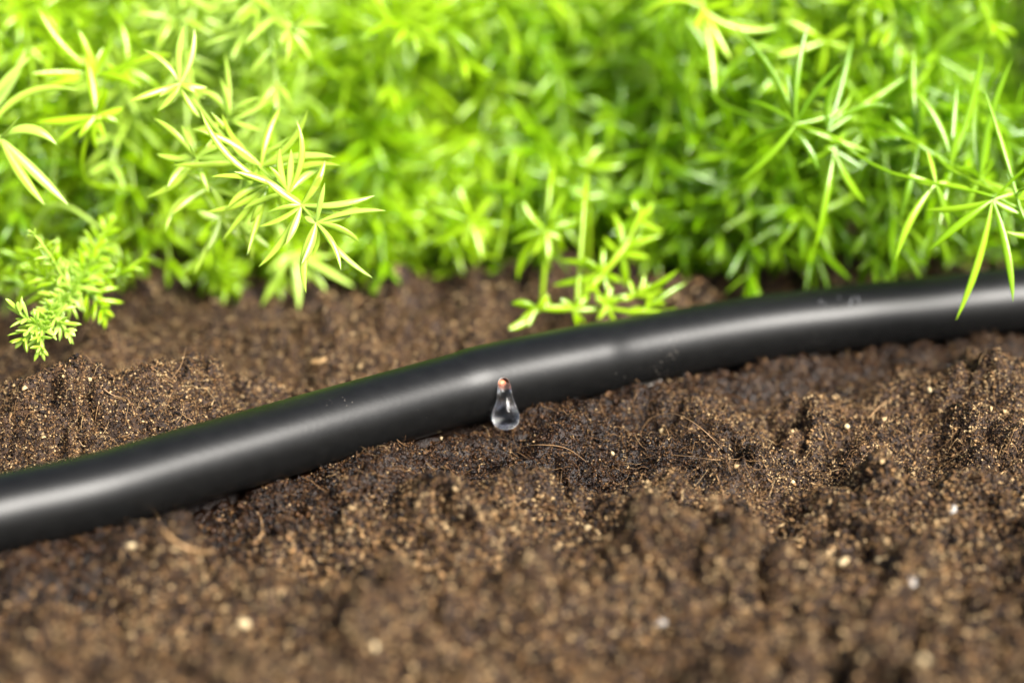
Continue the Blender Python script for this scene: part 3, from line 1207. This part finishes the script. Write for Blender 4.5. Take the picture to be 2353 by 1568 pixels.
star(fr, Z1, (965, 450), [(765, 265), (988, 130), (1042, 152), (688, 545, 'g'), (845, 595), (1112, 470, 'g'), (1050, 500)], 443, w0*1.05, .3)
star(fr, Z1, (1230, 640), [(1205, 290), (1060, 480), (1440, 540), (1030, 700), (1180, 420), (1400, 700)], 456, w0, .3)
star(fr, Z1, (1130, 1000), [(920, 1150, 'g'), (885, 1240), (1200, 1180), (1000, 930)], 450, w0*1.1, .3)
star(fr, Z1, (1180, 1170), [(1040, 1470), (1110, 1340, 'g'), (1290, 1290), (1060, 1130)], 452, w0*1.2, .3)
star(fr, Z1, (1240, 1150), [(1195, 1300), (1350, 1400), (1450, 1330), (1130, 1240)], 456, w0*1.1, .3)
star(fr, Z1, (1560, 1350), [(1400, 1640), (1480, 1500), (1600, 1660), (1750, 1560), (1900, 1540), (1660, 1500), (1500, 1200)], 486, w0*1.3, .3)
pstem(fr, Z1, [(1470, 970, 440), (1520, 1150, 462), (1560, 1350, 486)], 0.4, 0.3, n=8)
fr.build(PL, M_PALE, M_PALE, 9, 8, label='pale lime spray in sharp focus')

fr = Frond()
path = pstem(fr, Z1, [(700, 300, 478), (560, 440, 466), (515, 620, 456)], 0.9, 0.4, (-112, 120))
star(fr, Z1, (515, 620), [(195, 652), (303, 772), (520, 805), (640, 662), (560, 735), (665, 575), (460, 300, 'g'), (545, 640, 'g')], 456, 1.9, .3)
star(fr, Z1, (520, 400), [(170, 395), (180, 470), (565, 250), (200, 35), (420, 160), (330, 300), (750, 270), (760, 470)], 462, 1.9, .3)
star(fr, Z1, (680, 360), [(580, 450), (760, 470), (860, 480), (700, 480), (640, 110), (930, 300)], 470, 1.9, .3)
path = pstem(fr, Z1, [(490, 650, 458), (440, 850, 462), (480, 980, 470), (720, 1010, 482)], 0.6, 0.5, n=14)
fr.build(PL, M_LEAF, M_LEAF, 9, 8)
fr = Frond()
path = pstem(fr, Z1, [(900, 100, 520), (700, 200, 500)], 0.9, 0.4, (-100, 124))
star(fr, Z1, (700, 200), [(640, 20), (760, 60), (560, 160), (880, 330), (800, 90), (620, 330)], 500, 2.0, .3)
star(fr, Z1, (900, 100), [(1000, -60), (820, -40), (1050, 160), (1150, 60), (980, 260)], 520, 2.0, .3)
fr.build(PL, M_LEAF, M_LEAF)

# ---- fern cut by the left edge
PE = plant('asparagus_fern', -150, 95, 'fern cut by the left edge, with long curved leaves and one pale glossy leaf')
fr = Frond()
pstem(fr, Z1, [(-250, 560, 450), (-120, 660, 446), (10, 740, 441)], 0.8, 0.4, (-150, 95))
star(fr, Z1, (0, 738), [(365, 1098, 'g'), (303, 775), (240, 1100), (-200, 1000)], 441, 2.2, .2)
star(fr, Z1, (-60, 700), [(435, 490, 2), (-200, 500)], 450, 1.7, .2, curl=.2)
star(fr, Z1, (-120, 660), [(168, 305), (140, 250), (-40, 360)], 458, 2.0, .3)
fr.build(PE, M_PALE, M_PALE, 10, 8)

# ---- low fine sprigs at lower left
PM = plant('asparagus_fern', -128, 66, 'low fern at left whose fine tufted tips with short blunt leaves touch the soil')


def sprig(Z, pts, L, w, gap, n, root=None, ang=55, r0=.45, blunt=.8):
    fr = Frond()
    pp = [P(*Z(x, y), d) for (x, y, d) in pts]
    path = spline(pp, 30)
    if root is not None:
        b0 = np.array([root[0], root[1], sz_at(*root)-1])
        md = b0*.5+pp[0]*.5
        md[2] = max(pp[0][2]+4, 14)
        fr.add_stem(spline([b0, md, pp[0], pp[0]+(pp[1]-pp[0])*0.1], 20), r0*1.2, r0)
    fr.branch(path, r0, r0*0.5, gap*0.95, n+1, L*1.5, w*0.95, ang, 0.0)
    return fr


MR = (-128, 66)
sprig(Z4, [(1000, 300, 470), (800, 560, 458), (620, 820, 446), (450, 960, 438), (330, 1075, 433)], 4.6, 1.15, 2.1, 5, MR, 60).build(PM, M_PALE, M_PALE, 7, 7, .45, .3)
sprig(Z4, [(450, 960, 438), (380, 1100, 433), (365, 1260, 430), (362, 1340, 429)], 3.6, 1.1, 2.2, 5, None, 50).build(PM, M_PALE, M_PALE, 7, 7, .45, .3)
sprig(Z4, [(330, 1075, 433), (250, 1150, 431), (200, 1220, 430)], 3.4, 1.1, 2.0, 5, None, 50).build(PM, M_PALE, M_PALE, 7, 7, .45, .3)
sprig(Z4, [(330, 1075, 433), (250, 1020, 431), (190, 980, 430), (130, 900, 430)], 3.8, 1.1, 2.6, 4, None, 45).build(PM, M_PALE, M_PALE, 7, 7, .45, .3)
sprig(Z4, [(450, 960, 438), (520, 1040, 435), (600, 1130, 433)], 4.0, 1.15, 2.4, 5, None, 50).build(PM, M_PALE, M_PALE, 7, 7, .45, .3)
sprig(Z4, [(620, 720, 448), (530, 600, 444), (430, 430, 440), (330, 295, 438), (250, 225, 437)], 2.9, 0.85, 3.4, 3, None, 55).build(PM, M_PALE, M_PALE, 7, 7, .45, .3)
sprig(Z4, [(500, 700, 446), (330, 620, 448), (250, 600, 449)], 3.4, 1.0, 3.0, 3, None, 55).build(PM, M_LEAF, M_LEAF, 7, 7, .45, .3)
sprig(Z4, [(800, 640, 455), (1000, 640, 457), (1150, 560, 458), (1320, 450, 459)], 3.6, 1.0, 3.4, 3, None, 50).build(PM, M_LEAF, M_LEAF, 7, 7, .45, .3)
sprig(Z4, [(700, 700, 452), (850, 850, 452), (930, 950, 452)], 5.0, 1.3, 3.0, 4, None, 55).build(PM, M_LEAF, M_LEAF, 7, 7, .45, .3)
sprig(Z4, [(740, 650, 454), (900, 300, 462), (980, 150, 466)], 4.4, 1.3, 3.2, 4, None, 55).build(PM, M_LEAF, M_LEAF, 7, 7, .45, .3)
sprig(Z4, [(700, 620, 460), (400, 520, 466), (60, 520, 470), (-60, 560, 470)], 5.4, 1.3, 3.6, 4, None, 60).build(PM, M_LEAF, M_LEAF, 7, 7, .45, .3)
sprig(Z4, [(600, 820, 452), (350, 760, 462), (100, 700, 470)], 4.6, 1.2, 3.2, 4, None, 60).build(PM, M_LEAF, M_LEAF, 7, 7, .45, .3)
sprig(Z4, [(900, 420, 466), (760, 560, 458), (560, 720, 450), (420, 860, 444)], 4.2, 1.2, 2.8, 5, None, 60).build(PM, M_PALE, M_PALE, 7, 7, .45, .3)

# ---- low stars in the middle, behind the hose
PC = plant('asparagus_fern', 12, 92, 'low fern just behind the middle of the hose with open star shaped leaf whorls')
fr = Frond()
pstem(fr, Z2, [(700, 1000, 500), (560, 900, 492), (540, 800, 487)], 0.6, 0.4, (5, 92), 20)
star(fr, Z2, (540, 800), [(455, 590), (275, 710), (305, 935), (500, 945), (612, 1030, 'g'), (725, 812), (665, 640), (400, 660)], 487, 1.9, .3)
fr.build(PC, M_LEAF, M_LEAF)
fr = Frond()
pstem(fr, Z2, [(960, 1300, 480), (980, 1050, 479), (990, 850, 478)], 0.7, 0.45, (12, 84), 20)
star(fr, Z2, (990, 850), [(1105, 620), (850, 665), (785, 920), (1195, 782, 'g'), (1085, 905, 'g'), (1000, 1040, 'g'), (815, 1145), (900, 1000), (1250, 800)], 478, 1.9, .3)
fr.build(PC, M_LEAF, M_LEAF)
fr = Frond()
pstem(fr, Z2, [(1180, 1300, 472), (1240, 1120, 471), (1330, 1080, 470), (1440, 980, 470), (1560, 720, 476)], 0.7, 0.4, (20, 80), 20)
star(fr, Z2, (1330, 1110), [(1330, 945), (1490, 900), (1025, 1175), (1060, 1030), (1180, 1010), (1440, 1160), (1210, 1230)], 470, 1.8, .3)
star(fr, Z2, (1440, 990), [(1380, 740), (1560, 880), (1680, 880), (1460, 1190), (1600, 1010)], 473, 1.8, .3)
star(fr, Z2, (1540, 780), [(1500, 640), (1620, 680), (1460, 720), (1690, 860)], 478, 1.8, .3)
fr.build(PC, M_LEAF, M_LEAF)
fr = Frond()
pstem(fr, Z2, [(1180, 1130, 471), (1150, 1310, 468), (960, 1320, 466), (770, 1430, 464)], 0.6, 0.4, None, 20)
star(fr, Z2, (1150, 1320), [(1170, 1420), (960, 1320), (1320, 1310), (1240, 1230), (1070, 1260)], 467, 1.7, .3)
star(fr, Z2, (930, 1320), [(765, 1440), (780, 1285), (830, 1400), (1000, 1230)], 465, 1.8, .3)
fr.build(PC, M_LEAF, M_LEAF)
fr = Frond()
pstem(fr, Z2, [(1240, 1130, 472), (1340, 1290, 467), (1480, 1330, 466), (1660, 1330, 466)], 0.6, 0.4, None, 20)
star(fr, Z2, (1340, 1290), [(1280, 1250), (1400, 1400), (1290, 1380), (1480, 1240), (1380, 1180)], 466, 1.7, .3)
star(fr, Z2, (1510, 1240), [(1780, 1080), (1570, 1110), (1480, 1140), (1640, 1260), (1420, 1240)], 466, 1.6, .3)
star(fr, Z2, (1580, 1320), [(1825, 1160), (1690, 1200), (1700, 1290), (1760, 1310), (1450, 1340)], 466, 1.6, .3)
fr.build(PC, M_LEAF, M_LEAF)
fr = Frond()
pstem(fr, Z2, [(1000, 700, 505), (1150, 560, 500), (1240, 470, 496)], 0.6, 0.4, (20, 96), 20)
star(fr, Z2, (1235, 470), [(1245, 235), (1455, 460), (1330, 350), (1380, 600), (1180, 420)], 496, 1.9, .3)
star(fr, Z2, (1120, 570), [(965, 400), (1110, 390), (1000, 560), (1370, 620), (1180, 700), (840, 480)], 500, 1.9, .3)
fr.build(PC, M_LEAF, M_LEAF)

# ---- right hand ferns
PR = plant('asparagus_fern', 88, 96, 'fern right of centre whose stem ends in a wide open star of narrow leaves')
fr = Frond()
pstem(fr, Z3, [(340, 470, 482), (590, 585, 466), (740, 612, 458), (900, 655, 456), (1050, 760, 455)], 0.75, 0.35, (70, 100))
star(fr, Z3, (740, 605), [(445, 125), (805, 108), (972, 303), (463, 885), (1110, 745, 'g'), (700, 360)], 458, 1.55, .3)
star(fr, Z3, (738, 640), [(850, 830, -1)], 457, 1.5, .1, curl=.25, extra=0)
star(fr, Z3, (900, 640), [(1225, 525), (1320, 345, 'g'), (1175, 430, 'g'), (1020, 180, 'g'), (970, 360)], 459, 1.55, .3)
star(fr, Z3, (930, 730), [(828, 1235), (1082, 992), (880, 715), (985, 640)], 460, 1.75, .2)
fr.build(PR, M_GRN, M_GRN, 9, 8)
fr = Frond()
pstem(fr, Z3, [(480, 60, 490), (360, 40, 484), (290, 45, 480)], 0.75, 0.4, (70, 112))
star(fr, Z3, (290, 42), [(345, 465, 'g'), (0, 75), (430, 300), (660, 130), (180, -120), (420, -90)], 478, 2.1, .2, curl=.09)
star(fr, Z3, (880, 200), [(640, 275, 'g'), (700, 100), (1000, 120), (1050, 260)], 486, 1.9, .3)
star(fr, Z3, (680, 420), [(640, 300, 'g'), (720, 560), (560, 450), (800, 460)], 488, 1.9, .3)
pstem(fr, Z3, [(300, 60, 482), (600, 240, 487), (900, 200, 486)], 0.5, 0.3, None, 14)
fr.build(PR, M_LEAF, M_LEAF)

PH = plant('asparagus_fern', 128, 84, 'fern at the right edge whose long narrow leaves hang down over the black hose')
fr = Frond()
pstem(fr, Z3, [(2150, 1150, 440), (1990, 1080, 441), (1853, 1030, 441), (1700, 955, 440), (1450, 900, 444), (1200, 840, 448), (1040, 755, 452)], 0.7, 0.32, (135, 74))
star(fr, Z3, (1700, 975), [(1388, 1222), (1522, 1560), (1800, 1468), (1830, 1040)], 439, 1.75, .12, curl=.05)
star(fr, Z3, (1825, 970), [(1658, 432), (2000, 700), (1990, 1180)], 440, 1.5, .2)
star(fr, Z3, (1425, 895), [(1225, 1275), (1490, 1115), (1500, 900), (1380, 730)], 447, 1.7, .2)
star(fr, Z3, (2050, 1120), [(1757, 1126), (1900, 1300), (1900, 950)], 437, 1.5, .1)
fr.build(PH, M_GRN, M_GRN, 10, 8, label='stem with long leaves hanging over the hose')
fr = Frond()
pstem(fr, Z3, [(1980, 1060, 446), (1830, 985, 448), (1700, 925, 450), (1500, 830, 453), (1380, 720, 457), (1190, 640, 462)], 0.6, 0.4, (138, 80))
star(fr, Z3, (1500, 800), [(1655, 220), (1530, 400), (1300, 420), (1545, 640), (1440, 1110), (1330, 700)], 456, 1.8, .25)
star(fr, Z3, (1640, 870), [(1800, 280), (1640, 350), (1690, 560), (1560, 1150), (1760, 1110)], 456, 1.8, .25)
star(fr, Z3, (1340, 690), [(1320, 240), (1200, 560), (1240, 1100), (1120, 660), (1370, 420)], 462, 1.8, .25)
fr.build(PH, M_GRN, M_GRN, 9, 7)

# tall narrow blades at the right
PT = plant('asparagus_fern', 170, 120, 'tall upright fern at the top right corner with long grassy blades')
for k in range(11):
    fr = Frond()
    bx, by = 165+rnd.randn()*12, 118+rnd.randn()*12
    az = rnd.uniform(-1.2, 0.5)
    fr.branch(arch((bx, by, 0), az, 0, rnd.uniform(62, 92), rnd.uniform(15, 60), 10), .8, .35, 8, 4, 21, 1.5, 32, .2, 0, .2, 20)
    fr.build(PT, M_GRN, M_GRN, 6, 5)

# cascading sprays that fill the bank between the traced ones
CASC = [
    (PL, M_PALE, (250, 400, 482)), (PL, M_PALE, (430, 300, 476)), (PL, M_PALE, (600, 520, 492)), (PL, M_LEAF, (780, 300, 500)),
    (PL, M_PALE, (520, 140, 492)), (PL, M_LEAF, (300, 90, 496)), (PL, M_LEAF, (700, 600, 506)), (PL, M_LEAF, (400, 560, 506)),
    (PL, M_PALE, (640, 250, 470)), (PL, M_LEAF, (900, 180, 520)), (PE, M_LEAF, (90, 250, 484)), (PE, M_LEAF, (120, 440, 492)),
    (PE, M_LEAF, (60, 120, 500)), (PE, M_GRN, (230, 560, 500)), (PM, M_LEAF, (330, 610, 490)), (PM, M_GRN, (40, 500, 486)),
    (PC, M_LEAF, (960, 420, 520)), (PC, M_LEAF, (1150, 300, 530)), (PC, M_GRN, (1300, 420, 515)), (PC, M_LEAF, (900, 560, 510)),
    (PC, M_LEAF, (1050, 600, 505)), (PC, M_GRN, (1460, 560, 500)), (PC, M_LEAF, (1020, 150, 545)), (PC, M_LEAF, (1180, 180, 550)),
    (PC, M_GRN, (1250, 610, 498)), (PC, M_GRN, (1420, 300, 525)), (PR, M_GRN, (1560, 420, 510)), (PR, M_GRN, (1650, 560, 496)),
    (PR, M_LEAF, (1500, 200, 520)), (PR, M_LEAF, (1720, 170, 508)), (PR, M_GRN, (1800, 480, 494)), (PR, M_GRN, (1780, 600, 490)),
    (PR, M_LEAF, (1900, 130, 500)), (PR, M_LEAF, (1980, 300, 492)), (PR, M_GRN, (1900, 560, 486)), (PH, M_GRN, (2060, 560, 478)),
    (PH, M_LEAF, (2100, 200, 486)), (PH, M_GRN, (2230, 380, 476)), (PH, M_GRN, (2150, 580, 476)), (PH, M_LEAF, (2290, 120, 480)),
    (PH, M_GRN, (2330, 560, 474)), (PT, M_LEAF, (2000, 60, 505)), (PT, M_LEAF, (2250, 30, 500)), (PR, M_LEAF, (1620, 60, 530)),
    (PM, M_LEAF, (390, 600, 492)), (PL, M_LEAF, (480, 590, 494)), (PL, M_LEAF, (640, 640, 496)), (PL, M_GRN, (880, 610, 500)), (PR, M_GRN, (1720, 630, 488)),
    (PR, M_GRN, (1880, 610, 486)), (PH, M_GRN, (2010, 600, 484)),
]
for (root, mt, (ex, ey, ed)) in CASC:
    fr = Frond()
    e = P(ex, ey, ed)
    e[2] = max(e[2], 7)
    b0 = np.array([e[0]+rnd.uniform(-16, 16), e[1]+rnd.uniform(38, 58), 0.0])
    top = e*0.45+b0*0.55
    top[2] = e[2]+rnd.uniform(14, 26)
    path = spline([b0, top, e+(top-e)*0.3+np.array([0, 0, 3.0]), e], 22)
    fr.branch(path, .8, .3, rnd.uniform(7.5, 10), 5, rnd.uniform(17, 24) if mt is M_GRN else rnd.uniform(13, 18), 1.75, 60, .3, 0.05, .5, 24)
    fr.build(root, mt, mt, 7, 6)

# ---- the bank of ferns behind
LAB = [
    (-128, 128, 'bushy fern close behind the fine tufted sprig at lower left', 6, M_LEAF, (-1.0, 1.0)),
    (-205, 150, 'shaded fern at the left edge behind the curved glossy leaves', 6, M_LEAF, (-0.6, 1.1)),
    (-150, 165, 'bright fern filling the upper left corner', 8, M_LEAF, (-1.0, 1.2)),
    (-62, 150, 'yellow green fern straight above the sharp spray', 9, M_LEAF, (-1.2, 1.2)),
    (-20, 138, 'fern whose drooping fronds end over the soil right of the sharp spray', 8, M_LEAF, (-1.2, 1.2)),
    (30, 150, 'darker fern above the low star shaped whorls in the middle', 8, M_GRN, (-1.2, 1.2)),
    (72, 140, 'fern behind the wide open star right of centre', 8, M_GRN, (-1.2, 1.2)),
    (118, 150, 'green fern between the wide open star and the tall grassy blades', 8, M_GRN, (-1.2, 1.0)),
    (-95, 205, 'blurred pale fern behind the left fern near the top edge', 8, M_PALE, (-1.3, 1.3)),
    (10, 205, 'blurred bright fern at the top edge in the middle', 8, M_PALE, (-1.3, 1.3)),
    (95, 210, 'blurred fern at the top edge right of the middle', 7, M_LEAF, (-1.3, 1.3)),
    (190, 200, 'blurred fern in the top right corner behind the grassy blades', 6, M_GRN, (-1.3, 1.0)),
]
for (x, y, lab, nf, mt, azr) in LAB:
    root = plant('asparagus_fern', x, y, lab)
    for k in range(nf):
        fr = Frond()
        az = azr[0]+(azr[1]-azr[0])*(k+.5)/nf+rnd.randn()*.12
        H = rnd.uniform(40, 82)
        rc = rnd.uniform(35, 68)
        base = (x+rnd.randn()*9, y+rnd.randn()*9, 0)
        # keep the tips off the strip of bare soil
        far_ = y > 190
        fr.branch(arch(base, az, 0, H, min(rc, (base[1]-78)*0.95), rnd.uniform(8, 32)), .9, .35, 14 if far_ else 11, 5, rnd.uniform(25, 34) if far_ else rnd.uniform(18, 26), 2.8 if far_ else 2.1, 60, .15, 0.08, .40, 40)
        fr.build(root, mt, mt, 5, 5)
    for k in range(6 if y < 190 else 2):                                     # short low shoots that close the foot of the plant
        fr = Frond()
        if y < 190:
            base = (x+rnd.uniform(-30, 30), rnd.uniform(85, 122), 0)
        else:
            base = (x+rnd.randn()*16, y-18+rnd.randn()*6, 0)
        fr.branch(arch(base, rnd.uniform(-1.2, 1.2), 0, rnd.uniform(14, 42), rnd.uniform(6, 19), 5), .6, .3, 8.0, 5, rnd.uniform(12, 20), 2.1, 58, .12, 0, .3, 20)
        fr.build(root, mt, mt, 5, 5)
    for k in range(7 if y < 190 else 0):                                      # the lowest shoots, leaning over the soil
        fr = Frond()
        bx = x+rnd.uniform(-32, 32)
        base = (bx, rnd.uniform(80, 100) + (4 if bx > 40 else 0), -0.5)
        fr.branch(arch(base, rnd.uniform(-1.3, 1.3), 0, rnd.uniform(12, 26), rnd.uniform(8, 16 if bx < 40 else 10), rnd.uniform(3, 12)), .6, .3, 6.0, 5, rnd.uniform(10, 15), 1.9, 65, .04, 0.1, .3, 16)
        fr.build(root, mt, mt, 5, 5)

# ferns farther back read as one mass
fr = Frond()
for yy in range(250, 760, 42):
    for xx in range(-330-int((yy-250)*.35), 331+int((yy-250)*.35), 46):
        g = 1+(yy-250)/500
        base = (xx+rnd.randn()*12, yy+rnd.randn()*10, 0)
        fr.branch(arch(base, rnd.uniform(-1.8, 1.8), 0, rnd.uniform(45, 95), rnd.uniform(30, 60), 20), 1.0, .4, 8.5*g, 5, 20, 2.9*g, 66, .1, 0, .5, 36)
V1, F1 = merge(fr.stem)
V2, F2 = leaves_arrays(fr.b, fr.t, fr.w, fr.bd, fr.sd, 4, 4)
V, F = merge([(V1, F1), (V2, F2)])
bk = mesh_obj('fern_foliage', V, F, M_LEAF, tint=np.r_[np.full(len(V1), .4), np.repeat(np.array(fr.tn), 16)])
tag(bk, 'distant blurred mass of bright green fern foliage', kind='stuff')
print('faces', sum(len(o.data.polygons) for o in bpy.data.objects if o.type == 'MESH'))
